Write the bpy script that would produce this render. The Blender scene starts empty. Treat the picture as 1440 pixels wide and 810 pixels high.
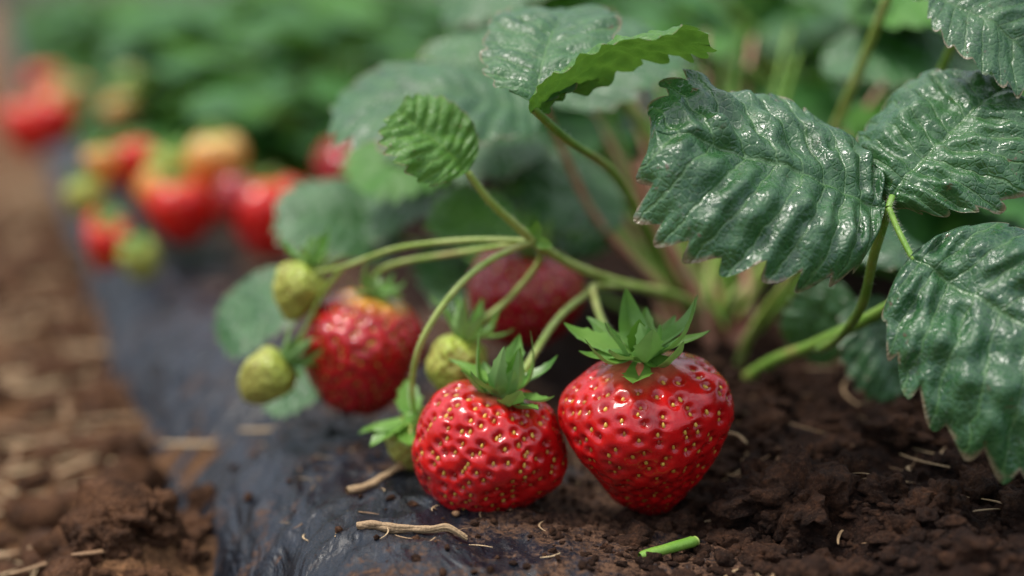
import bpy, math, random
from mathutils import Vector, noise, kdtree, Matrix
random.seed(7)
SC=0.01   # geometry is written in centimetres, objects scaled to metres
V=Vector
scene=bpy.context.scene
def sm(a,b,x):
    t=max(0.0,min(1.0,(x-a)/(b-a))); return t*t*(3-2*t)
def nz(x,y,z=0.0): return noise.noise(V((x,y,z)))
def fr(x,y,z=0.0,o=4): return noise.fractal(V((x,y,z)),0.9,2.1,o)

# ------------------------------------------------------------------ materials
class NT:
    def __init__(s,name):
        s.m=bpy.data.materials.new(name); s.m.use_nodes=True
        s.t=s.m.node_tree; s.n=s.t.nodes; s.n.clear()
        s.out=s.n.new('ShaderNodeOutputMaterial')
    def add(s,typ,**k):
        nd=s.n.new(typ)
        for a,b in k.items(): setattr(nd,a,b)
        return nd
    def l(s,a,b): s.t.links.new(a,b)
    def val(s,sock,v):
        if isinstance(v,bpy.types.NodeSocket): s.l(v,sock)
        else:
            if hasattr(v,'__len__') and len(v)==3 and sock.type=='RGBA': v=(*v,1)
            sock.default_value=v
    def math(s,op,a,b=None,c=None,clamp=False):
        nd=s.add('ShaderNodeMath',operation=op); nd.use_clamp=clamp
        s.val(nd.inputs[0],a)
        if b is not None: s.val(nd.inputs[1],b)
        if c is not None: s.val(nd.inputs[2],c)
        return nd.outputs[0]
    def mr(s,v,a,b,c=0.0,d=1.0):
        nd=s.add('ShaderNodeMapRange'); nd.interpolation_type='SMOOTHSTEP'
        s.val(nd.inputs[0],v); nd.inputs[1].default_value=a; nd.inputs[2].default_value=b
        nd.inputs[3].default_value=c; nd.inputs[4].default_value=d
        return nd.outputs[0]
    def mix(s,f,a,b,bt='MIX'):
        nd=s.add('ShaderNodeMix',data_type='RGBA',blend_type=bt)
        s.val(nd.inputs[0],f); s.val(nd.inputs[6],a); s.val(nd.inputs[7],b)
        return nd.outputs[2]
    def noise(s,scale,detail=4,rough=.55,vec=None,dist=0):
        nd=s.add('ShaderNodeTexNoise'); nd.inputs['Scale'].default_value=scale
        nd.inputs['Detail'].default_value=detail; nd.inputs['Roughness'].default_value=rough
        nd.inputs['Distortion'].default_value=dist
        s.l(vec if vec is not None else s.oc(),nd.inputs['Vector']); return nd.outputs['Fac']
    def vor(s,scale,feature='F1',vec=None):
        nd=s.add('ShaderNodeTexVoronoi',feature=feature); nd.inputs['Scale'].default_value=scale
        s.l(vec if vec is not None else s.oc(),nd.inputs['Vector']); return nd.outputs['Distance']
    def oc(s):
        if not hasattr(s,'_oc'): s._oc=s.add('ShaderNodeTexCoord').outputs['Object']
        return s._oc
    def mapv(s,sc,rot=(0,0,0)):
        nd=s.add('ShaderNodeMapping'); s.l(s.oc(),nd.inputs[0]); nd.inputs['Scale'].default_value=sc; nd.inputs['Rotation'].default_value=rot
        return nd.outputs[0]
    def col(s):
        a=s.add('ShaderNodeAttribute'); a.attribute_name='Col'
        sp=s.add('ShaderNodeSeparateColor'); s.l(a.outputs['Color'],sp.inputs[0]); return sp.outputs
    def bump(s,h,dist,strength=1.0,nrm=None):
        nd=s.add('ShaderNodeBump'); nd.inputs['Distance'].default_value=dist; nd.inputs['Strength'].default_value=strength
        s.val(nd.inputs['Height'],h)
        if nrm is not None: s.l(nrm,nd.inputs['Normal'])
        return nd.outputs[0]
    def bsdf(s,base,rough,nrm=None,**k):
        p=s.add('ShaderNodeBsdfPrincipled'); s.val(p.inputs['Base Color'],base); s.val(p.inputs['Roughness'],rough)
        if nrm is not None: s.l(nrm,p.inputs['Normal'])
        for a,b in k.items(): s.val(p.inputs[a.replace('_',' ')],b)
        return p
    def finish(s,sh): s.l(sh,s.out.inputs[0]); return s.m

NV=10.0
def leaf_mat(name,dark,light,under,rough=.33,trans=.22,veins=True,spots=True,spec=.5,dustk=.3,coat=0):
    t=NT(name); R,G,B=t.col()
    s=t.math('ABSOLUTE',t.math('MULTIPLY_ADD',R,2.0,-1.0))
    n1=t.noise(1.1,3)
    base=t.mix(t.mr(n1,.3,.7),dark,light)
    base=t.mix(t.math('MULTIPLY',B,.35),base,(light[0]*1.5,light[1]*1.35,light[2]*.8))
    nrm=None
    if veins:
        wob=t.math('MULTIPLY_ADD',t.noise(1.6,2),.5,-.25)
        f=t.math('FRACT',t.math('ADD',t.math('MULTIPLY',G,NV),wob))
        d=t.math('ABSOLUTE',t.math('SUBTRACT',f,.5))
        lat=t.mr(d,.01,.07,1,0)
        midv=t.mr(s,.006,.03,1,0)
        vn=t.math('MAXIMUM',lat,midv)
        net=t.mr(t.vor(5.5,'DISTANCE_TO_EDGE'),.0,.18,1,0)
        base=t.mix(t.math('MULTIPLY',vn,.5),base,(light[0]*2.6+.04,light[1]*1.9+.03,light[2]*1.7+.02))
        base=t.mix(t.math('MULTIPLY',net,.28),base,(light[0]*2.0,light[1]*1.7,light[2]*1.3))
        hh=t.math('SUBTRACT',t.math('MULTIPLY',vn,-.7),t.math('MULTIPLY',net,.28))
        nrm=t.bump(t.math('ADD',hh,t.math('MULTIPLY',t.noise(4.5,4,.55),1.1)),.0007,.5)
    if spots:
        sp=t.mr(t.noise(3.4,3,.6),.65,.71); edge=t.mr(s,.3,1.0,.25,1.0)
        base=t.mix(t.math('MULTIPLY',t.math('MULTIPLY',sp,edge),.8),base,(.15,.05,.035))
        rim=t.math('MULTIPLY',t.mr(s,.95,.995),t.mr(t.noise(1.5,2),.38,.54))
        base=t.mix(t.math('MULTIPLY',rim,.8),base,(.32,.22,.14))
        dust=t.math('MULTIPLY',t.mr(t.noise(9,5,.75),.53,.70),t.mr(t.noise(.9,2),.38,.62))
        base=t.mix(t.math('MULTIPLY',dust,dustk),base,(.46,.47,.44))
        rgh=t.math('ADD',t.mr(t.noise(2.2,4,.65),.35,.65,-.12,.16),rough)
        rgh=t.math('ADD',rgh,t.math('MULTIPLY',dust,.15))
    else: rgh=rough
    geo=t.add('ShaderNodeNewGeometry')
    base=t.mix(geo.outputs['Backfacing'],base,t.mix(t.mr(n1,.3,.7),under,(under[0]*.7,under[1]*.8,under[2]*.7)))
    rr=t.mr(geo.outputs['Backfacing'],0,1,0,.35)
    p=t.bsdf(base,t.math('ADD',rgh,rr),nrm)
    p.inputs['Specular IOR Level'].default_value=spec
    tr=t.add('ShaderNodeBsdfTranslucent'); t.val(tr.inputs[0],t.mix(.5,base,(.16,.34,.03)))
    mx=t.add('ShaderNodeMixShader'); mx.inputs[0].default_value=trans
    t.l(p.outputs[0],mx.inputs[1]); t.l(tr.outputs[0],mx.inputs[2])
    return t.finish(mx.outputs[0])

M_leaf=leaf_mat('leaf_dark',(.016,.074,.027),(.038,.128,.042),(.10,.20,.08),rough=.27,spec=.85,trans=.15,dustk=.32)
M_leafm=leaf_mat('leaf_mid',(.022,.095,.032),(.050,.160,.050),(.10,.22,.07),rough=.34,dustk=.2,spec=.75)
M_leafy=leaf_mat('leaf_young',(.050,.165,.03),(.085,.23,.04),(.11,.27,.04),rough=.40,trans=.28,dustk=.1)
M_leafbg=leaf_mat('leaf_background',(.022,.11,.022),(.055,.20,.035),(.08,.20,.05),rough=.48,trans=.3,veins=False,spots=False,spec=.45)
M_leafbl=leaf_mat('leaf_background_light',(.06,.21,.03),(.11,.30,.05),(.12,.28,.06),rough=.48,trans=.35,veins=False,spots=False,spec=.45)

def stem_mat(name,a,b):
    t=NT(name); R,G,B=t.col(); c=t.mix(t.mr(t.noise(1.3,3),.35,.65),a,b)
    c=t.mix(t.mr(t.noise(.5,2),.55,.75,0,.5),c,(.42,.24,.10))
    nr=t.bump(t.noise(1,3,.6,t.mapv((14,14,3))),.0004,.6)
    p=t.bsdf(c,.42,nr)
    return t.finish(p.outputs[0])
M_stem=stem_mat('stem_green',(.30,.43,.07),(.46,.55,.16))
M_stemr=stem_mat('stem_reddish',(.66,.28,.20),(.56,.36,.22))
M_stemd=stem_mat('stem_deep',(.16,.34,.04),(.26,.43,.07))
t=NT('plant_hair'); p=t.bsdf((.80,.83,.68),.5); tr=t.add('ShaderNodeBsdfTranslucent'); tr.inputs[0].default_value=(.8,.85,.6,1)
mx=t.add('ShaderNodeMixShader'); mx.inputs[0].default_value=.5; t.l(p.outputs[0],mx.inputs[1]); t.l(tr.outputs[0],mx.inputs[2]); M_hair=t.finish(mx.outputs[0])

def flesh_mat(name,neck,body,tip,n0,n1,sss=.0,rough=.15,coat=.55):
    t=NT(name); R,G,B=t.col()
    rr=t.math('ADD',R,t.math('MULTIPLY_ADD',t.noise(.9,3),.2,-.1))
    c=t.mix(t.mr(rr,n0,n1),neck,body)
    c=t.mix(t.mr(rr,.55,1.0,0,.95),c,tip)
    c=t.mix(t.math('MULTIPLY',t.mr(t.noise(1.3,4),.42,.66),.6),c,(body[0]*.5,body[1]*.4,body[2]*.5))
    c=t.mix(t.math('MULTIPLY',G,.7),c,(body[0]*.36,body[1]*.4,body[2]*.4))
    dirt=t.mr(t.noise(14,5,.75),.65,.70)
    c=t.mix(t.math('MULTIPLY',dirt,.45),c,(.20,.09,.045))
    nr=t.bump(t.noise(5,3,.55),.0006,.3)
    rg=t.math('ADD',t.mr(t.noise(3,4,.6),.35,.65,-.05,.14),t.math('MULTIPLY_ADD',dirt,.3,rough))
    p=t.bsdf(c,rg,nr,Coat_Weight=coat,Coat_Roughness=.05)
    p.inputs['Specular IOR Level'].default_value=.45
    if sss:
        p.inputs['Subsurface Weight'].default_value=sss; p.inputs['Subsurface Scale'].default_value=.002
        p.inputs['Subsurface Radius'].default_value=(1,.25,.15)
    return t.finish(p.outputs[0])
M_red=flesh_mat('flesh_ripe',(.80,.24,.13),(.66,.007,.009),(.34,.004,.008),.03,.15,sss=.06)
M_redy=flesh_mat('flesh_turning',(.80,.46,.07),(.58,.010,.012),(.32,.007,.010),.05,.21)
M_dred=flesh_mat('flesh_deep',(.5,.06,.04),(.45,.009,.020),(.30,.006,.012),.0,.1)
M_redb=flesh_mat('flesh_background',(.85,.25,.05),(.85,.018,.013),(.65,.012,.011),.02,.25,coat=.1)
M_org=flesh_mat('flesh_orange',(.85,.60,.18),(.92,.27,.05),(.85,.12,.03),.1,.6,coat=.1)
M_grn=flesh_mat('flesh_unripe',(.42,.52,.07),(.50,.52,.10),(.56,.54,.14),.1,.5,rough=.4,coat=.05)
t=NT('seed'); R,G,B=t.col()
c=t.mix(t.mr(B,.05,.75),(.50,.20,.03),(.84,.54,.09)); c=t.mix(t.mr(B,.88,.92),c,(.40,.04,.02))
M_seed=t.finish(t.bsdf(c,.28).outputs[0])
t=NT('seed_unripe'); R,G,B=t.col()
M_seedg=t.finish(t.bsdf(t.mix(B,(.28,.15,.03),(.42,.28,.05)),.5).outputs[0])
M_cal=leaf_mat('calyx',(.085,.24,.035),(.18,.37,.07),(.26,.44,.14),rough=.38,trans=.25,veins=False,spots=False)

# soil
def soil_mat(name,left,right,bumpd=.004):
    t=NT(name); geo=t.add('ShaderNodeNewGeometry')
    sx=t.add('ShaderNodeSeparateXYZ'); t.l(geo.outputs['Position'],sx.inputs[0])
    srow=t.math('ADD',sx.outputs[0],t.math('MULTIPLY',t.math('SUBTRACT',sx.outputs[1],.38),.36))
    side=t.mr(srow,-.10,.02)
    n=t.noise(.8,4,.65); n2=t.noise(5,5,.7)
    cl=t.mix(t.mr(n2,.35,.7),left,(left[0]*1.9,left[1]*1.9,left[2]*1.8))
    cr=t.mix(t.mr(n2,.38,.72),right,(right[0]*2.7,right[1]*2.5,right[2]*2.2))
    c=t.mix(side,cl,cr); c=t.mix(t.mr(n,.35,.62,.6,0),c,(.012,.007,.006))
    fl=t.mr(t.noise(22,2,.6),.66,.73)
    c=t.mix(t.math('MULTIPLY',fl,.5),c,(.36,.23,.14))
    h=t.math('ADD',t.noise(5,6,.8),t.math('MULTIPLY',t.vor(8),-.5))
    nr=t.bump(h,bumpd,1.0)
    return t.finish(t.bsdf(c,.92,nr,Specular_IOR_Level=.2).outputs[0])
M_soil=soil_mat('soil',(.33,.165,.080),(.040,.019,.012),.006)
M_clod=soil_mat('soil_clod',(.15,.070,.036),(.056,.027,.016),.003)
# plastic mulch film
t=NT('black_plastic_film')
st=t.noise(1,4,.6,t.mapv((1.2,.18,1),(0,0,.35)))
dn=t.noise(.22,5,.62); dn2=t.noise(6,5,.72); dn3=t.noise(1.1,5,.7)
geo=t.add('ShaderNodeNewGeometry'); sx=t.add('ShaderNodeSeparateXYZ'); t.l(geo.outputs['Position'],sx.inputs[0])
srow=t.math('ADD',sx.outputs[0],t.math('MULTIPLY',t.math('SUBTRACT',sx.outputs[1],.38),.36))
near=t.mr(srow,-.075,.04,-.16,.25)
dm=t.mr(t.math('ADD',t.math('ADD',dn,near),t.math('ADD',t.math('MULTIPLY_ADD',dn2,.5,-.25),t.math('MULTIPLY_ADD',dn3,1.1,-.55))),.46,.70)
base=t.mix(t.mr(st,.35,.7),(.005,.0065,.010),(.014,.018,.027))
base=t.mix(t.math('MULTIPLY',dm,.88),base,t.mix(t.mr(dn2,.4,.62),(.030,.016,.011),(.145,.078,.046)))
sc1=t.mr(t.noise(1,4,.7,t.mapv((22,.8,1),(0,0,.9))),.65,.71)
sc2=t.mr(t.noise(1,4,.7,t.mapv((25,1.1,1),(0,0,-.4))),.66,.71)
scr=t.math('MULTIPLY',t.math('MAXIMUM',sc1,sc2),.4)
base=t.mix(scr,base,(.22,.23,.25))
grn=t.mr(t.noise(26,2,.6),.62,.70)
base=t.mix(t.math('MULTIPLY',grn,t.math('MULTIPLY_ADD',dm,.6,.2)),base,(.30,.17,.10))
rg=t.math('ADD',t.mix(dm,(.26,)*3,(.85,)*3),t.math('MULTIPLY_ADD',dn2,.36,-.14))
nr=t.bump(t.math('ADD',t.noise(1.1,3,.45,t.mapv((1,.45,1),(0,0,.6)),.8),t.math('MULTIPLY',dn2,.07)),.0045,.8)
pb=t.bsdf(base,rg,nr); t.val(pb.inputs['Specular IOR Level'],t.mix(dm,(.42,)*3,(.10,)*3))
M_film=t.finish(pb.outputs[0])
t=NT('straw'); R,G,B=t.col()
c=t.mix(B,(.28,.15,.07),(.66,.48,.27)); c=t.mix(t.mr(t.noise(1,3,.6,t.mapv((20,20,6))),.4,.7,0,.5),c,(.14,.075,.035))
M_straw=t.finish(t.bsdf(c,.7,t.bump(t.noise(15,3),.0004,.7)).outputs[0])

# ------------------------------------------------------------------ mesh builder
class MB:
    def __init__(s): s.v=[];s.f=[];s.mi=[];s.c=[];s.mats=[]
    def mat(s,m):
        if m not in s.mats: s.mats.append(m)
        return s.mats.index(m)
    def grid(s,rows,cols,pts,cs,m,closed=False):
        o=len(s.v); s.v+=pts; s.c+=cs; k=s.mat(m)
        cc=cols if closed else cols-1
        for i in range(rows-1):
            for j in range(cc):
                a=o+i*cols+j; b=o+i*cols+(j+1)%cols
                s.f.append((a,b,b+cols,a+cols)); s.mi.append(k)
    def obj(s,name,parent=None,smooth=True):
        me=bpy.data.meshes.new(name); me.from_pydata([tuple(v) for v in s.v],[],s.f)
        for m in s.mats: me.materials.append(m)
        me.polygons.foreach_set('material_index',s.mi)
        me.polygons.foreach_set('use_smooth',[smooth]*len(s.f))
        a=me.color_attributes.new('Col','FLOAT_COLOR','POINT')
        flat=[]
        for c in s.c: flat+=[c[0],c[1],c[2],1.0]
        a.data.foreach_set('color',flat); me.update()
        ob=bpy.data.objects.new(name,me); scene.collection.objects.link(ob)
        if parent: ob.parent=parent
        else: ob.scale=(SC,)*3
        return ob
def empty(name,loc=(0,0,0)):
    e=bpy.data.objects.new(name,None); scene.collection.objects.link(e); e.scale=(SC,)*3; e.empty_display_size=1
    e.location=V(loc)*SC
    return e
def frame(y,n):
    y=y.normalized(); x=y.cross(n)
    if x.length<1e-4: x=y.cross(V((1,0,.1)))
    x.normalize(); return x,y,x.cross(y).normalized()

def leaf(mb,base,tip,n,W,mat,arch=.08,cup=.12,curl=0.1,N=10,res=8,ns=12,teeth=.07,cor=.05,seed=None,wave=.05,fold=0):
    base=V(base);tip=V(tip);X,Y,Z=frame(tip-base,V(n)); L=(tip-base).length
    sd=random.random()*100 if seed is None else seed; rb=random.random()
    nu=max(6,N*res); P=[];C=[]
    for i in range(nu+1):
        u=i/nu; a=math.pi*u
        mx=W*(max(0,math.sin(a))**.72)*(1-.10*math.cos(a)); my=L*(.5-.5*math.cos(a))
        yy=L*u**1.65
        f=(N*u)%1.0; tooth=(f/.58 if f<.58 else (1-f)/.42)
        tooth=math.sin(tooth*math.pi/2)**1.1
        tamp=teeth*W*2*min(1,mx/(W*.35)) * (0.9+.7*nz(u*9,sd))
        for j in range(-ns,ns+1):
            s=j/ns; sa=abs(s); sg=1 if s>=0 else -1
            mmx=mx*(1+.10*nz(u*2.5,sg*3+sd)); dx,dy=mmx,my-yy; dl=math.hypot(dx,dy)+1e-6
            ex=(tooth-.45)*tamp*sa**6
            x=(dx+dx/dl*ex)*sa*sg; y=yy+(dy+dy/dl*ex)*sa+ (tooth*tamp*.35*sa**6)
            z=arch*L*4*(y/L)*(1-y/L) + cup*abs(x) - curl*x*x/W
            if fold: z-=fold*max(0,sa-.55)**2*W*4*(.6+.8*nz(u*3+sd,sg*7))
            z+=cor*W*.6*math.cos(2*math.pi*(N*u+ .25*nz(x*1.1,y*1.1,sd)))*min(1,sa*3)*(1-.25*sa)*min(1,mx/(W*.4))*(.8+.8*nz(x*.7+sd,y*.7))
            z+=wave*W*2*nz(x/W*1.3+sd,y/W*1.3,sd)+wave*W*1.1*nz(x/W*3.2,y/W*3.2+sd,3)+wave*W*.5*nz(x/W*7,y/W*7+sd,8)+wave*W*.9*nz(u*7+sd,sg*5)*sa**3
            z-=cor*W*.5*math.exp(-(sa/.05)**2)
            P.append(base+X*x+Y*y+Z*z); C.append(((s+1)/2,u,rb))
    mb.grid(nu+1,2*ns+1,P,C,mat)

def spline(pts,sub=8):
    pts=[V(p) for p in pts]; out=[]; n=len(pts)
    for i in range(n-1):
        p0=pts[max(0,i-1)];p1=pts[i];p2=pts[i+1];p3=pts[min(n-1,i+2)]
        for k in range(sub):
            t=k/sub
            out.append(.5*((2*p1)+(p2-p0)*t+(2*p0-5*p1+4*p2-p3)*t*t+(3*p1-p0-3*p2+p3)*t**3))
    out.append(pts[-1]); return out
def tube(mb,pts,r0,r1,mat,hairs=0,ring=10,sub=8,hmb=None,bumpy=.06):
    sp=spline(pts,sub); n=len(sp); P=[];C=[]; prev=V((0.3,0.2,1)); rb=random.random()
    for i,p in enumerate(sp):
        tg=(sp[min(n-1,i+1)]-sp[max(0,i-1)]).normalized()
        x=tg.cross(prev); 
        if x.length<1e-3: x=tg.cross(V((1,0,0)))
        x.normalize(); y=tg.cross(x).normalized(); prev=x.cross(tg)
        r=(r0+(r1-r0)*i/(n-1))*(1+bumpy*nz(i*.35,r0*50,rb*9))
        if i in(0,n-1): r*=.75
        for j in range(ring):
            a=2*math.pi*j/ring
            d=x*math.cos(a)+y*math.sin(a)
            P.append(p+d*r*(1+.06*math.cos(2*a))); C.append((j/ring,i/n,rb))
            if hmb is not None and hairs and i<n-1:
                for _ in range(int(hairs*1.7+random.random())):
                    q=p.lerp(sp[i+1],random.random()); dd=(d+tg*random.uniform(-.1,.6)+V((random.gauss(0,.25),random.gauss(0,.25),random.gauss(0,.25)))).normalized()
                    hair(hmb,q+d*r*.9,dd,random.uniform(.06,.15))
    mb.grid(n,ring,P,C,mat,closed=True)
def hair(mb,q,d,l,w=.0045):
    s=d.cross(V((0.1,.99,.2)));s.normalize(); o=len(mb.v); k=mb.mat(M_hair)
    t2=d.cross(s)
    mb.v+=[q+s*w,q-s*w*.5+t2*w,q-s*w*.5-t2*w,q+d*l]; mb.c+=[(0,0,0)]*4
    mb.f+=[(o,o+1,o+3),(o+1,o+2,o+3),(o+2,o,o+3)]; mb.mi+=[k]*3

# ------------------------------------------------------------------ berries
def sepal(mb,base,d,up,L,W,curl,mat,toothy=True):
    X,Y,Z=frame(d,up); nu=16;ns=4;P=[];C=[];rb=random.random(); tw=random.uniform(-.4,.4); tth=random.choice([(7,11),(6,9),(8,12),(20,20)])
    for i in range(nu+1):
        u=i/nu; w=W*(math.sin(math.pi*min(1,u*.86+.14))**.8)*(1-.25*u)
        if toothy and i in tth: w*=1.25
        for j in range(-ns,ns+1):
            s=j/ns; y=L*u; z=curl*L*u*u+.35*abs(s)*w+.05*L*math.sin(u*5+rb*6)-.10*W*math.exp(-(s/.15)**2)
            x=s*w+tw*L*.25*u*u; P.append(base+X*x+Y*y*(1-.25*abs(curl)*u)+Z*z); C.append(((s+1)/2,u,rb))
    mb.grid(nu+1,2*ns+1,P,C,mat)
def berry(name,c,axis,R,L,M,seedm=None,nseeds=380,res=(110,150),taper=.22,lump=.06,dip=.25,neck=0.0,seed=1,
          sep=11,sepL=1.3,sepW=.28,sepcurl=.5,elev=(.1,.9),depth=.11,sig=.095,sscale=.98,roll=0,squash=(1,1),lobes=[],hmb_on=True,calmat=None,box=.82,tuft=0):
    seedm=seedm or M_seed; calmat=calmat or M_cal
    rnd=random.Random(seed); mb=MB(); c=V(c); Zx=V(axis).normalized()
    Xa=V((1,0,0)); Xa=(Xa-Zx*Xa.dot(Zx)).normalized(); Ya=Zx.cross(Xa)
    nt,npz=res
    def surf(th,ph):
        st=max(0,math.sin(th)); ct=math.cos(th)
        r=R*st**box*(1+taper*ct)/(1+taper*.25)
        z=L/2*(ct if ct>0 else -abs(ct)**1.05)
        d=V((st*math.cos(ph),st*math.sin(ph),ct))
        k=1+lump*1.6*noise.noise(d*1.15+V((seed*3.1,seed,0)))+lump*.7*noise.noise(d*2.6+V((seed,0,seed*2.)))
        for (la,lt,amp,wd) in lobes:
            ld=V((math.sin(lt)*math.cos(la),math.sin(lt)*math.sin(la),math.cos(lt)))
            k+=amp*math.exp(-((d-ld).length/wd)**2)
        r*=k; z*=1+(k-1)*.5
        q=math.exp(-(r/(R*.42))**2)
        if ct>0: z-=dip*q*1.0; z+=neck*q
        x=r*math.cos(ph)*squash[0]; y=r*math.sin(ph)*squash[1]
        return c+Xa*x+Ya*y+Zx*z
    seeds=[]
    for i in range(nseeds):
        ct=1-2*(i+.5)/nseeds; th=math.acos(ct); ph=i*2.399963+rnd.uniform(-.12,.12)
        if th<.30: continue
        th+=rnd.uniform(-.045,.045); seeds.append((th,ph,surf(th,ph)))
    kd=kdtree.KDTree(len(seeds))
    for i,sd in enumerate(seeds): kd.insert(sd[2],i)
    kd.balance()
    base=[[surf(math.pi*i/nt,2*math.pi*j/npz) for j in range(npz)] for i in range(nt+1)]
    P=[];C=[]
    for i in range(nt+1):
        for j in range(npz):
            p=base[i][j]
            a=base[min(nt,i+1)][j]-base[max(0,i-1)][j]; b=base[i][(j+1)%npz]-base[i][j-1]
            n=a.cross(b)
            n=n.normalized() if n.length>1e-8 else (Zx if i<nt/2 else -Zx)
            if n.dot(p-c)<0: n=-n
            _,_,d=kd.find(p)
            g=math.exp(-(d/sig)**2)
            puff=min(1,d/(sig*1.9))
            P.append(p+n*(-depth*g+depth*.40*puff)); C.append((i/nt,g,0))
    mb.grid(nt+1,npz,P,C,M,closed=True)
    if seedm:
        for th,ph,p in seeds:
            e=.02; dt=(surf(min(math.pi,th+e),ph)-surf(th-e,ph)).normalized(); dp=(surf(th,ph+e)-surf(th,ph-e)).normalized()
            n=dt.cross(dp); 
            if n.dot(p-c)<0:n=-n
            rb=rnd.random(); sl=.088*sscale*rnd.uniform(.7,1.2); sw=.050*sscale*rnd.uniform(.8,1.15); hh=.05*sscale
            q=p-n*(depth*rnd.uniform(.5,.8)); o=len(mb.v); k=mb.mat(seedm); A=8
            rings=[(0,1.0),(.7,.75),(1,0)]
            for (zz,rr) in rings[:2]:
                for jj in range(A):
                    aa=2*math.pi*jj/A; l=math.cos(aa); w=math.sin(aa)
                    mb.v.append(q+dt*l*sl*rr+dp*w*sw*rr*(1+.25*l)+n*hh*zz); mb.c.append((0,0,rb))
            mb.v.append(q+n*hh); mb.c.append((0,0,rb))
            for jj in range(A):
                mb.f.append((o+jj,o+(jj+1)%A,o+A+(jj+1)%A,o+A+jj)); mb.f.append((o+A+jj,o+A+(jj+1)%A,o+2*A)); mb.mi+=[k,k]
    top=surf(0.001,0)
    for k in range(sep+tuft):
        a=2*math.pi*(k+rnd.uniform(-.3,.3))/sep+roll
        el=rnd.uniform(*elev); outer=k%2; sl=1
        if k>=sep: a=rnd.uniform(0,6.28); el=rnd.uniform(.7,1.2); sl=.7
        d=(Xa*math.cos(a)+Ya*math.sin(a))*math.cos(el)+Zx*math.sin(el)
        b=top+(Xa*math.cos(a)+Ya*math.sin(a))*.22*sepL/1.3+Zx*(.04+.04*outer)
        sepal(mb,b,d,Zx-(Xa*math.cos(a)+Ya*math.sin(a))*.3,sepL*sl*rnd.uniform(.7,1.15),sepW*rnd.uniform(.8,1.2)*(.6+.4*sl),sepcurl*rnd.uniform(.2,1.5),calmat)
    tube(mb,[top-Zx*.15,top+Zx*.12,top+Zx*.28],.30*sepL/1.3,.11,calmat,ring=12,sub=4)
    if hmb_on:
        for k in range(260):
            th=rnd.uniform(.9,3.0);ph=rnd.uniform(0,6.28);p=surf(th,ph);hair(mb,p,((p-c).normalized()+V((0,0,-.3))).normalized(),rnd.uniform(.05,.1),.002)
    return mb.obj(name)

berry('strawberry',(-.60,36.4,1.74),(.20,-.14,1),1.92,3.5,M_red,taper=.02,lump=.06,dip=.22,seed=4,nseeds=330,box=.72,
      sep=13,tuft=5,sepL=1.6,sepW=.30,elev=(-.1,.85),sepcurl=.5,lobes=[(3.4,2.4,.12,.6),(-.3,1.75,.09,.5),(-1.3,2.2,-.09,.45),(3.3,.95,.05,.5)],squash=(1,.95))
berry('strawberry',(3.55,36.0,2.12),(-.10,-.20,1),2.12,4.3,M_red,taper=.36,lump=.08,dip=.0,neck=.20,seed=9,nseeds=380,box=.80,
      sep=14,tuft=5,sepL=1.75,sepW=.36,elev=(-.30,.35),sepcurl=.6,lobes=[(0.0,1.1,.08,.6),(-1.8,1.5,.05,.5),(-.9,1.9,-.08,.4)],squash=(1,.92))
berry('strawberry',(-4.65,43.0,2.72),(.22,-.05,1),1.90,3.8,M_redy,taper=.16,lump=.05,dip=.1,seed=13,nseeds=330,res=(80,110),
      sep=11,sepL=1.1,sepW=.2,elev=(.0,.9),sepcurl=.5)
berry('strawberry',(.42,47.2,3.6),(.15,-.1,1),1.95,3.4,M_dred,taper=.12,lump=.05,seed=17,nseeds=330,res=(80,110),sep=10,sepL=1.5,sepW=.3,elev=(.3,1.1))
# unripe
kw=dict(seedm=M_seedg,nseeds=120,res=(50,64),depth=.07,sig=.08,sscale=.8,sep=10,sepW=.16,hmb_on=False,dip=.05)
berry('unripe_strawberry',(-6.55,42.6,4.75),(.35,.05,.9),.82,1.8,M_grn,seed=21,sepL=1.1,elev=(.0,1.2),lump=.1,taper=.3,**kw)
berry('unripe_strawberry',(-7.5,41.8,2.2),(.75,.0,.6),.80,1.8,M_grn,seed=22,sepL=1.15,elev=(.0,.9),lump=.1,taper=.3,**kw)
berry('unripe_strawberry',(-1.6,39.8,3.1),(.25,.0,.95),.88,1.8,M_grn,seed=23,sepL=1.4,elev=(.0,1.1),lump=.1,taper=.2,**kw)
berry('unripe_strawberry',(-2.75,38.6,1.15),(-.1,-.15,1),.80,1.6,M_grn,seed=24,sepL=1.5,elev=(-.9,.1),**{**kw,'sepW':.34,'sep':11})

# background fruit
kb=dict(nseeds=60,res=(22,28),hmb_on=False,sep=7,sepW=.25,sepL=1.0,elev=(-.2,.5),depth=.05,sig=.12)
for i,(c,r,m) in enumerate([((-20.8,72,1.9),1.15,M_redb),((-20.2,70.5,1.6),1.2,M_redb),((-18.3,69,1.0),1.0,M_grn),((-17.4,74,2.7),1.75,M_redb),((-16,77,4.9),1.7,M_org),
    ((-12.4,72,2.7),2.1,M_redb),((-22.6,75,3.3),1.1,M_grn),((-21.0,79,4.6),1.4,M_redb),((-19.0,75.5,3.6),1.2,M_org),((-38.8,115,3.7),2.2,M_redb),((-36.3,113,4.4),2.0,M_redb),((-38,123,5.2),2.1,M_org),
    ((-9.4,80,3.9),1.9,M_dred),((-30.5,118,6.6),2.0,M_grn),((-30,110,5.0),1.6,M_org),((-18.6,77,4.6),1.3,M_grn),((-22,76,4.9),1.0,M_org),((-52,160,4.5),2.2,M_redb),((-13.9,71.5,3.6),1.3,M_dred),((-20.6,71.2,.9),.9,M_org)]):
    berry('strawberry' if m is not M_grn else 'unripe_strawberry',c,(random.uniform(-.3,.4),random.uniform(-.2,.3),1),r,r*2.05,m,seedm=M_seed if m is not M_grn else M_seedg,seed=40+i,**kb)

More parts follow.
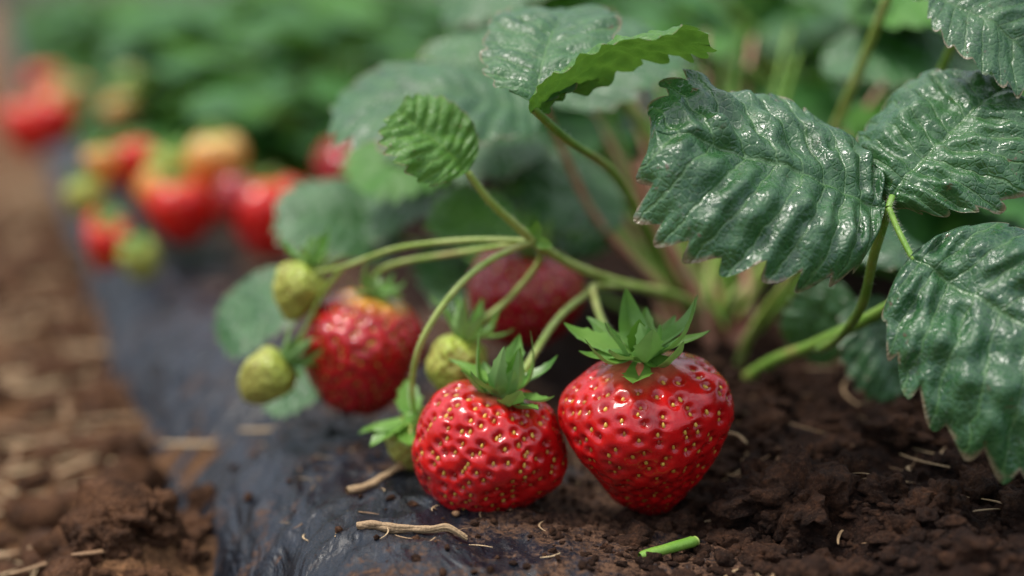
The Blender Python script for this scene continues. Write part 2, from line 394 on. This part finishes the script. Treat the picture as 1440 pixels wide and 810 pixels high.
# ------------------------------------------------------------------ ground and plastic mulch
def lin(a,b,st):
    n=int(round((b-a)/st)); return [a+(b-a)*i/n for i in range(n)]
def grow(a,b,st,f):
    o=[];x=a
    while x<b: o.append(x); x+=st; st*=f
    o.append(b); return o
def row_off(y): return -.36*(y-38)
def rowbase(s):
    if s<-45:
        q=(-s-45)%130; return -3+3.0*sm(0,12,q)*(1-sm(70,82,q))
    if s>60:
        q=(s-60)%130; return .8-3.8*sm(0,14,q)*(1-sm(45,60,q))
    b=-3.0+1.6*sm(-9.6,-6.5,s)
    b+=.6*sm(-6,0,s)
    b+=1.9*sm(2.6,8.0,s)
    return b
def soil_h(s,y):
    x=s+row_off(y)
    h=rowbase(s)
    far=1 if y<90 else .6
    lump=fr(x*.22,y*.22,1.3,5)*.45*far
    fine=fr(x*1.1,y*1.1,5.,5)*.28
    med=abs(fr(x*.6,y*.6,9.,4))*.40
    w=1.0 if (s<-9 or s>4) else .35
    h+=w*(lump+fine+med)
    d2=((x+10.6)/1.6)**2+((y-37.3)/3.0)**2; h+=2.3*math.exp(-d2)
    d2=((x-7.2)/2.4)**2+((y-34.6)/1.5)**2; h+=.75*math.exp(-d2)
    d2=((x-9)/6)**2+((y-50)/6.)**2; h+=.5*math.exp(-d2)
    return h
Sx=sorted(set([-v for v in grow(16,9000,.5,1.16)]+lin(-16,22,.15)+grow(22,9000,.3,1.16)))
Yx=lin(26,58,.15)+grow(58,16000,.2,1.05)
Yx=[-200,-60,-20,0,10,18,22,24.5]+Yx
mb=MB();P=[];C=[]
for y in Yx:
    for s in Sx:
        P.append(V((s+row_off(y),y,soil_h(s,y)))); C.append((0,0,0))
mb.grid(len(Yx),len(Sx),P,C,M_soil); mb.obj('ground')
def film_h(s,y):
    x=s+row_off(y)
    w=.5*nz(y*.09,2.2)
    sh=sm(-10.4+w,-4.4+w,s)
    z=-3.7+3.75*math.sin(sh*math.pi/2)**.9
    z+=.34*nz(x*.16+4,y*.13,7)*sm(-9.5,-5,s)*1.3
    rid=1-abs(nz(x*.22+y*.11,y*.30-x*.05,3.))*2.2; z+=.36*max(0,rid)**3*(.45+.55*sm(40,44,y))
    rid=1-abs(nz(x*.5-y*.25,y*.35,11.))*2.4; z+=.17*max(0,rid)**3
    rid=1-abs(nz(x*.9+y*.3,y*.16,17.))*2.6; z+=.10*max(0,rid)**3
    z-=.95*math.exp(-((y-49-.25*x)/4.2)**2)*sm(-11,-6,s)*(1-sm(-2,2,s))
    z-=.5*math.exp(-((y-66)/5)**2)*sm(-11,-6,s)
    z+=.02*nz(x*1.6,y*1.6)
    z-=1.2*sm(7,14,s)
    return z
mb=MB();P=[];C=[]
Sf=lin(-11.5,16,.16)+[16]; Yf=lin(24,62,.2)+grow(62,1500,.25,1.04)
for y in Yf:
    for s in Sf: P.append(V((s+row_off(y),y,film_h(s,y)+.0))); C.append((0,0,0))
mb.grid(len(Yf),len(Sf),P,C,M_film); mb.obj('plastic_mulch')
def top_h(x,y):
    s=x-row_off(y); return max(soil_h(s,y),film_h(s,y) if -11.5<s<16 else -99)

# ------------------------------------------------------------------ clods
import bmesh
def ico(sub):
    bm=bmesh.new(); bmesh.ops.create_icosphere(bm,subdivisions=sub,radius=1); v=[x.co.copy() for x in bm.verts]; f=[tuple(x.index for x in p.verts) for p in bm.faces]; bm.free(); return v,f
I1,I2,I3=ico(1),ico(2),ico(4)
def clod(mb,c,r,mat,src,rough=.45):
    vs,fs=src; o=len(mb.v); k=mb.mat(mat); sd=random.random()*99
    R=Matrix.Rotation(random.random()*6,3,V((random.random()+.01,random.random(),random.random())))
    sc=V((random.uniform(.7,1.3),random.uniform(.7,1.3),random.uniform(.55,.95)))
    for v in vs:
        n=1+rough*noise.noise(v*1.4+V((sd,0,0)))*1.5+rough*.7*noise.noise(v*3.3+V((sd,0,0)))
        if len(vs)>500: n+=rough*.5*noise.noise(v*8+V((sd,3,0)))+rough*.3*noise.noise(v*17+V((sd,3,0)))
        w=R@(v*n); mb.v.append(c+V((w.x*sc.x,w.y*sc.y,w.z*sc.z))*r); mb.c.append((0,0,0))
    for f in fs: mb.f.append(tuple(a+o for a in f)); mb.mi.append(k)
mb=MB()
for i in range(210):
    x=random.gauss(-10.9,1.0);y=random.gauss(37.4,1.8); r=random.choice([.12,.15,.18,.25,.35,.5]); clod(mb,V((x,y,top_h(x,y)+r*.3)),r,M_clod,I3 if r>.3 else I2)
for i in range(4200):   # right-hand soil
    y=random.uniform(29,56); x=random.uniform(4.6,17) if random.random()<.7 else random.uniform(2.8,7.5); s=x-row_off(y)
    if s<4.0 and random.random()<.55: continue
    r=min(.7,.035+random.expovariate(1/.088)); clod(mb,V((x,y,top_h(x,y)+r*.25)),r,M_clod,I3 if r>.34 else (I2 if r>.10 else I1))
for (x,y,r) in [(6.6,34.8,.8),(7.5,34.3,1.0),(5.8,35.3,.5),(10.5,33.2,.7),(6.2,36.2,.45),(7.2,33.2,.6),(6.9,35.8,.6),(8.6,35,.65),(5.6,33.6,.4),(11.8,34.5,.7),(9.4,32.4,.5),(12.6,32.5,.6)]:
    clod(mb,V((x,y,top_h(x,y)+r*.05)),r,M_clod,I3,.6)
for i in range(2400):   # crumbs on film
    y=random.uniform(31,50); s=min(7,random.gauss(2.4,3.2)); x=s+row_off(y)
    r=random.choice([.015,.02,.025,.03,.03,.04,.05,.08,.11]); clod(mb,V((x,y,top_h(x,y)+r*.3)),r,M_clod,I1 if r<.07 else I2)
for i in range(900):   # path
    s=-9.6-random.expovariate(1/5.); y=random.uniform(33,110); x=s+row_off(y); r=.1+random.expovariate(1/.22); r=min(r,1.1)
    clod(mb,V((x,y,top_h(x,y)+r*.2)),r,M_clod,I2 if r>.25 else I1)
mb.obj('soil_clods')

# ------------------------------------------------------------------ straw and debris
def strip(mb,c,ang,L,w,mat,bend=.1,lift=0,rb=None,tilt=0):
    n=10;P=[];C=[];rb=random.random() if rb is None else rb; d=V((math.cos(ang),math.sin(ang),0)); sd=V((-d.y,d.x,0))
    for i in range(n+1):
        t=i/n-.5; q=c+d*(t*L)+sd*(bend*L*(4*t*t-.5))+V((0,0,tilt*L*t+lift+.12*L*(.25-t*t)*.5))
        ww=w*(1-.5*(abs(t)*2)**3)
        for j in range(6):
            a=j/6*2*math.pi; P.append(q+sd*math.cos(a)*ww+V((0,0,1))*math.sin(a)*ww*.45); C.append((0,0,rb))
    mb.grid(n+1,6,P,C,mat,closed=True)
mb=MB()
for i in range(650):
    s=-10-random.expovariate(1/7.); y=random.uniform(32,140); x=s+row_off(y); L=random.uniform(1,5.5)
    strip(mb,V((x,y,top_h(x,y)+.12)),random.gauss(.9,.9),L,random.uniform(.04,.15),M_straw,random.uniform(-.15,.15),tilt=random.uniform(-.1,.1))
for i in range(160):
    y=random.uniform(30,55); x=random.uniform(5,16); L=random.uniform(.4,2.6)
    strip(mb,V((x,y,top_h(x,y)+.06)),random.uniform(0,3.1),L,random.uniform(.01,.05),M_straw,random.uniform(-.25,.25),tilt=random.uniform(-.3,.3),rb=random.uniform(0,.6))
for i in range(80):
    y=random.uniform(32,46); s=random.uniform(-7,5); x=s+row_off(y); L=random.uniform(.15,.9)
    strip(mb,V((x,y,top_h(x,y)+.03)),random.uniform(0,3.1),L,random.uniform(.01,.03),M_straw,random.uniform(-.2,.2))
for (x,y,a,L,w) in [(-10.6,47,.0,3,.14),(-7.9,45,.1,2.2,.12)]:
    strip(mb,V((x,y,top_h(x,y)+.1)),a,L,w,M_straw,rb=.8)
mb.obj('straw')
def ground_strip(name,x0,y0,x1,y1,w,mat,rb,bend=.03,zo=.06,layers=1):
    mb=MB()
    for k in range(layers):
        o=V((random.gauss(0,w*.5),random.gauss(0,w*.6),0)) if k else V((0,0,0))
        pts=[]
        for i in range(7):
            t=i/6; x=x0+(x1-x0)*t+o.x; y=y0+(y1-y0)*t+bend*math.sin(t*math.pi)+o.y; pts.append(V((x,y,top_h(x,y)+zo+.04*nz(t*5,rb,k)+k*w*.4)))
        n0=len(mb.v); tube(mb,pts,w*random.uniform(.7,1),w*.5,mat,ring=8,sub=5,bumpy=.5)
        for q in range(n0,len(mb.v)): mb.c[q]=(0,0,rb)
    return mb.obj(name)
ground_strip('dry_twig',-3.85,33.5,-1.1,33.2,.10,M_straw,.45,.12,.08,3)
ground_strip('dry_leaf_blade',-4.4,36.3,-2.5,38.6,.10,M_straw,.6,.15,.12,2)
mb=MB(); z0=max(top_h(3.2,32.6),top_h(3.9,32.9),top_h(4.6,33.4))+.14
tube(mb,[(3.1,32.55,z0),(3.8,32.95,z0+.03),(4.55,33.4,z0+.06)],.12,.15,M_stemd,ring=12,sub=6,bumpy=.1)
tube(mb,[(4.54,33.39,z0+.06),(4.60,33.43,z0+.065)],.14,.13,M_stem,ring=12,sub=2,bumpy=.1); mb.obj('stem_cutting')
mb=MB(); clod(mb,V((-1.45,35.0,top_h(-1.45,35.0)+.08)),.10,M_straw,I2,.2); mb.obj('pebble')
ground_strip('dry_stalk',5.5,38.5,6.4,37.2,.06,M_straw,.9,.1,1.2)

# ------------------------------------------------------------------ the main plant
plant=empty('strawberry_plant')
lv=MB(); 
leaf(lv,(9.25,35.0,8.45),(3.45,34.4,10.35),(.05,-.70,.70),3.0,M_leaf,arch=.05,cup=.10,curl=.28,res=9,ns=24,cor=.07,seed=3,wave=.09,fold=.28)
leaf(lv,(9.45,35.3,8.6),(12.9,37.4,11.4),(-.25,-.66,.70),2.35,M_leaf,arch=.06,cup=.12,curl=.22,res=9,ns=24,cor=.07,seed=12,wave=.10,fold=.3)
leaf(lv,(9.65,34.0,7.35),(14.4,31.6,3.7),(-.25,-.70,.65),2.95,M_leaf,arch=.12,cup=.10,curl=.22,res=9,ns=24,cor=.07,seed=25,wave=.09,fold=.3)
leaf(lv,(.45,36,10.7),(4.85,35.6,12.45),(-.38,.36,.82),1.3,M_leafy,arch=.14,cup=.15,curl=.35,res=8,ns=14,seed=31,teeth=.08,wave=.09,cor=.07)
leaf(lv,(.55,36.4,10.9),(1.6,41.5,13.2),(-.1,-.6,.8),1.8,M_leafm,arch=.1,cup=.2,curl=.2,seed=35)
leaf(lv,(-1.2,38,8.95),(-3.1,38.3,10.55),(.15,-.75,.62),1.3,M_leafy,arch=.08,cup=.2,curl=.3,seed=41,teeth=.07,res=7,wave=.08,cor=.035)
leaf(lv,(.9,45,10.0),(-5.6,44.6,9.9),(-.08,-.42,.9),2.6,M_leafm,arch=.12,cup=.05,curl=.15,seed=43,res=5,ns=8)
leaf(lv,(1.0,46,10.3),(-1.5,50,12.4),(0,-.5,.85),2.5,M_leafm,arch=.1,seed=44,res=5,ns=8)
leaf(lv,(1.2,46,10.3),(5.0,49,12.3),(0,-.5,.85),2.4,M_leafm,arch=.1,seed=45,res=5,ns=8)
leaf(lv,(-4.0,51,5.0),(-8.4,50,5.9),(-.2,-.55,.8),2.1,M_leafm,arch=.1,seed=46,res=5,ns=8)
leaf(lv,(-6.4,47,4.4),(-9.6,46,2.2),(-.3,-.5,.8),1.7,M_leafm,arch=.1,seed=47,res=5,ns=8)
leaf(lv,(-5.2,45,1.9),(-7.6,43.2,.7),(-.3,-.4,.85),1.1,M_leafm,arch=.1,seed=48,res=5,ns=8)
leaf(lv,(4.0,50,6.2),(.3,49.5,6.9),(0,-.6,.8),2.0,M_leafm,arch=.1,seed=49,res=5,ns=8)
leaf(lv,(.2,44.5,6.2),(-2.6,45,6.9),(0,-.6,.8),1.3,M_leafy,arch=.1,seed=52,res=5,ns=8)
leaf(lv,(10.3,42,4.6),(11.7,41.2,1.9),(0,-.8,.6),1.3,M_leaf,arch=.1,seed=50,res=6,ns=10)
leaf(lv,(10.1,43,5.0),(9.3,44,2.4),(-.1,-.7,.6),1.1,M_leaf,arch=.1,seed=51,res=6,ns=10)
leaf(lv,(9.8,41,6.1),(12.3,43,6.2),(0,-.5,.8),1.5,M_leaf,arch=.1,seed=53,res=6,ns=10)
leaf(lv,(11.0,38,13.6),(13.9,37,11.5),(-.2,-.6,.75),1.5,M_leaf,arch=.1,seed=54,res=6,ns=10)
leaf(lv,(10.6,41,13.9),(13.5,42,14.8),(-.1,-.7,.7),1.8,M_leaf,arch=.1,seed=55,res=6,ns=8)
rs=random.Random(5)
for i in range(62):
    a=rs.uniform(-.3,math.pi+.3); rr=rs.uniform(3,11); b=V((7.5+rr*math.cos(a)*1.0,52.5+rr*math.sin(a)*.9,rs.uniform(3,15)))
    da=a+rs.uniform(-1,1); L=rs.uniform(3.5,5.5)
    if b.y<50 : b.y=50+rs.random()*3
    leaf(lv,b,b+V((math.cos(da)*L,math.sin(da)*L*.6,rs.uniform(-2,1))),(rs.uniform(-.3,.3),-.5,.8),L*.45,rs.choice([M_leafbg,M_leafm,M_leafm,M_leafbl]),res=3,ns=5,arch=.12)
lv.obj('leaflets',plant)
st=MB(); hb=MB()
cr=(7.0,50,1.2); N0=(.59,39,6.9)
def T(pts,r0,r1,m=M_stem,h=.16): tube(st,pts,r0,r1,m,hairs=h,hmb=hb,ring=12,sub=10)
T([N0,(-.58,38.3,6.5),(-1.53,37.6,5.8),(-2.4,37.5,4.5),(-2.75,38,3.2),(-2.75,38.5,2.1)],.10,.085,h=.4)
T([N0,(-1.2,39.5,6.85),(-3.3,40.5,6.45),(-4.9,41.5,5.75),(-5.95,42.4,5.4)],.09,.07)
T([N0,(-1.4,41,6.25),(-3.4,42,5.75),(-4.2,42.8,5.2),(-4.4,43,4.6)],.09,.075)
T([(-5.0,41.6,5.7),(-5.7,42,4.8),(-6.25,42,3.75),(-6.7,42,2.8)],.07,.065)
T([N0,(.8,40,6.2),(-.1,40.5,4.95),(-.93,40.3,4.3),(-1.3,39.9,3.9)],.08,.07)
T([cr,(6.1,47,3.45),(3.25,42.5,5.05),(1.65,40.5,6.0),N0],.17,.13,h=.2)
T([(-1.2,38,8.95),(-.58,38.3,8.1),(.1,38.7,7.4),N0],.10,.13,h=.35)
T([cr,(6.3,47.5,3.1),(4.0,43.5,4.65),(2.34,41,5.25)],.13,.11,h=.2)
T([(2.5,41.2,5.2),(1.4,39.5,4.7),(.68,38,4.05),(.12,37.0,3.3)],.095,.10,h=.45)
T([(2.34,41,5.25),(2.5,40,4.65),(2.7,39,4.35),(3.1,37.2,4.3),(3.3,36,4.2)],.095,.10,h=.45)
T([(.5,36,10.8),(1.5,38,9.8),(2.9,41,8.6),(4.1,44,6.7),(5.3,47,4.3),cr],.11,.16,M_stemd,h=.3)
T([(4.0,46,8.4),(5.0,46.8,5.8),(6.2,47.6,3.6),(7.0,48.5,1.0)],.23,.32,M_stemr)
T([(1.0,46,10.2),(1.7,47,8.6),(3.0,48.5,6.0),(5.5,50,3.2),cr],.11,.16,M_stemr)
T([(3.35,50,10.9),(4.7,50,9),(6.0,51,6.3),(7.3,51,1)],.2,.24,M_stem)
T([(7.3,44.4,1.3),(8.1,42.8,2.5),(9.05,41,3.5),(10.5,38,5.4),(11.6,37,7.0)],.23,.15,M_stemd,h=.3)
T([(9.35,35,8.4),(9.25,35.8,7.1),(9.3,37,5.5),(9.15,38.8,4.2),(9.0,40.6,3.4)],.11,.13,M_stemd,h=.4)
T([(9.35,35,8.4),(9.5,34.6,7.9),(9.75,34.0,7.25)],.08,.08,M_stemd,h=.4)
T([(9.35,35,8.4),(9.4,35.1,8.5),(9.5,35.3,8.65)],.08,.08,M_stemd)
T([(7.6,47,.8),(7.8,46,2.4),(8.3,45,3.8),(8.8,44,5.0),(9.6,43,7)],.16,.12,M_stem)
T([(11.4,44,13.6),(11,46,11),(10,49,6.5),(7.8,51,1)],.13,.17,M_stem)
T([(13,41,13.6),(12.4,43,10.5),(10.8,47,5.5),(8,50,1)],.11,.17,M_stemd)
T([(-4.0,51,5.0),(0,51,4.2),(4,51,2.5),cr],.1,.14,M_stemd)
T([(4.0,50,6.2),(5.6,50.3,4.5),cr],.1,.14,M_stemd)
rs=random.Random(9)
for i in range(26):
    a=rs.uniform(0,3.14); rr=rs.uniform(3,10)
    T([(7.2+rs.gauss(0,.8),51+rs.gauss(0,.6),.6),(7.2+math.cos(a)*rr*.4,52+math.sin(a)*rr*.4,5),(7.2+math.cos(a)*rr,53+math.sin(a)*rr,rs.uniform(8,14))],.17,.1,rs.choice([M_stem,M_stemd,M_stemr]),h=0)
for d,l in [((.3,-.2,1),.7),((-.5,.1,.9),.5),((.8,-.1,-.2),.6)]: sepal(st,V(N0),V(d),V((.2,-1,.3)),l,.17,.2,M_cal)
for k in range(7): sepal(st,V(cr)+V((random.gauss(0,.5),random.gauss(-.3,.3),-.2)),V((random.gauss(0,.5),-.2,1)),V((0,-1,.2)),2.2,.35,.1,M_stemr,False)
st.obj('stems',plant); hb.obj('stem_hairs',plant)

# ------------------------------------------------------------------ background plants
def bgmesh(seed,h,rad,n):
    rs=random.Random(seed); mb=MB()
    for i in range(n):
        a=rs.uniform(0,6.283); rr=rad*math.sqrt(rs.random()); z=h*(.3+.7*rs.random())*(1-.3*(rr/rad)**2)
        b=V((rr*math.cos(a),rr*math.sin(a),z)); L=rs.uniform(4,6.5); tl=rs.uniform(-.35,.25)
        tube(mb,[(0,0,0),(b.x*.35,b.y*.35,z*.55),b],.16,.09,rs.choice([M_stem,M_stemd]),ring=5,sub=3)
        mm=rs.choice([M_leafbg,M_leafbg,M_leafbl])
        for k in(-1,0,1):
            da=a+k*1.35+rs.uniform(-.2,.2); d=V((math.cos(da),math.sin(da),tl+rs.uniform(-.3,.2)))
            LL=L*(1 if k==0 else .85)
            leaf(mb,b,b+d*LL,(rs.uniform(-.3,.3)+d.x*.4,rs.uniform(-.3,.3)+d.y*.4,1),LL*.42,mm,res=1,N=10,ns=2,arch=.1,teeth=.03,cor=0)
    return mb
protos=[]
for k in range(4):
    o=bgmesh(100+k,12.5+k%2*2,12,46).obj('strawberry_plant'); protos.append(o)
pos=[]
for s0,y0,y1,stp,q0 in [(12,90,700,22,1),(3,93,330,27,.62),(38,74,700,25,1.1),(64,82,700,26,1.1),(100,100,800,40,1.1),(140,120,900,40,1.1),(200,150,1200,55,1.1),(-62,330,1500,60,1),(-90,400,1500,60,1),(-200,500,2000,80,1),(280,300,2000,80,1)]:
    y=y0
    while y<y1: pos.append((s0+random.uniform(-4,4)*q0,y+random.uniform(-4,4),q0)); y+=stp*(1 if y<300 else 1.6)
for i,(s,y,q0) in enumerate(pos):
    x=s+row_off(y); k=i%4
    ob=protos[k] if i<4 else bpy.data.objects.new('strawberry_plant',protos[k].data)
    if i>=4: scene.collection.objects.link(ob)
    q=random.uniform(.88,1.12)*q0
    ob.scale=(SC*q,)*2+(SC*q*random.uniform(.9,1.1),); ob.rotation_euler=(0,0,random.uniform(0,6.28))
    ob.location=V((x,y,rowbase(s)))*SC

# ------------------------------------------------------------------ world, sun, camera
el=math.radians(68); az=math.radians(-95)
sd=V((math.sin(az)*math.cos(el),math.cos(az)*math.cos(el),math.sin(el)))
w=bpy.data.worlds.new('World'); scene.world=w; w.use_nodes=True
nt=w.node_tree; bg=nt.nodes['Background']; sky=nt.nodes.new('ShaderNodeTexSky'); sky.sky_type='NISHITA'; sky.sun_disc=False
sky.sun_elevation=el; sky.sun_rotation=az; sky.dust_density=3.0; sky.air_density=1.0; sky.ozone_density=1.0
# broken bright cloud deck over the blue sky, brightest overhead
tc=nt.nodes.new('ShaderNodeTexCoord'); cn=nt.nodes.new('ShaderNodeTexNoise'); cn.inputs['Scale'].default_value=3.0; cn.inputs['Detail'].default_value=4
nt.links.new(tc.outputs['Generated'],cn.inputs['Vector'])
cm=nt.nodes.new('ShaderNodeMapRange'); cm.interpolation_type='SMOOTHSTEP'; cm.inputs[1].default_value=.40; cm.inputs[2].default_value=.58; cm.inputs[3].default_value=.25; cm.inputs[4].default_value=1.0
nt.links.new(cn.outputs['Fac'],cm.inputs[0])
sz=nt.nodes.new('ShaderNodeSeparateXYZ'); nt.links.new(tc.outputs['Generated'],sz.inputs[0])
hz=nt.nodes.new('ShaderNodeMapRange'); hz.inputs[1].default_value=.1; hz.inputs[2].default_value=.85; nt.links.new(sz.outputs[2],hz.inputs[0])
mu=nt.nodes.new('ShaderNodeMath'); mu.operation='MULTIPLY'; nt.links.new(cm.outputs[0],mu.inputs[0]); nt.links.new(hz.outputs[0],mu.inputs[1])
mxn=nt.nodes.new('ShaderNodeMix'); mxn.data_type='RGBA'; nt.links.new(mu.outputs[0],mxn.inputs[0]); nt.links.new(sky.outputs[0],mxn.inputs[6]); mxn.inputs[7].default_value=(13.5,14.0,14.6,1)
nt.links.new(mxn.outputs[2],bg.inputs[0]); bg.inputs[1].default_value=.13
L=bpy.data.lights.new('sun','SUN'); L.energy=2.6; L.angle=math.radians(10); L.color=(1,.95,.88)
lo=bpy.data.objects.new('sun',L); scene.collection.objects.link(lo); lo.rotation_euler=sd.to_track_quat('Z','Y').to_euler()
cam=bpy.data.cameras.new('camera'); co=bpy.data.objects.new('camera',cam); scene.collection.objects.link(co)
cam.lens=50; cam.sensor_width=36; co.location=(0,0,.133); co.rotation_euler=(math.radians(90-11.2),0,0)
cam.clip_start=.01; cam.clip_end=500; cam.dof.use_dof=True; cam.dof.focus_distance=.352; cam.dof.aperture_fstop=3.8; cam.dof.aperture_blades=0
scene.camera=co
scene.view_settings.view_transform='Standard'; scene.view_settings.look='None'; scene.view_settings.exposure=0
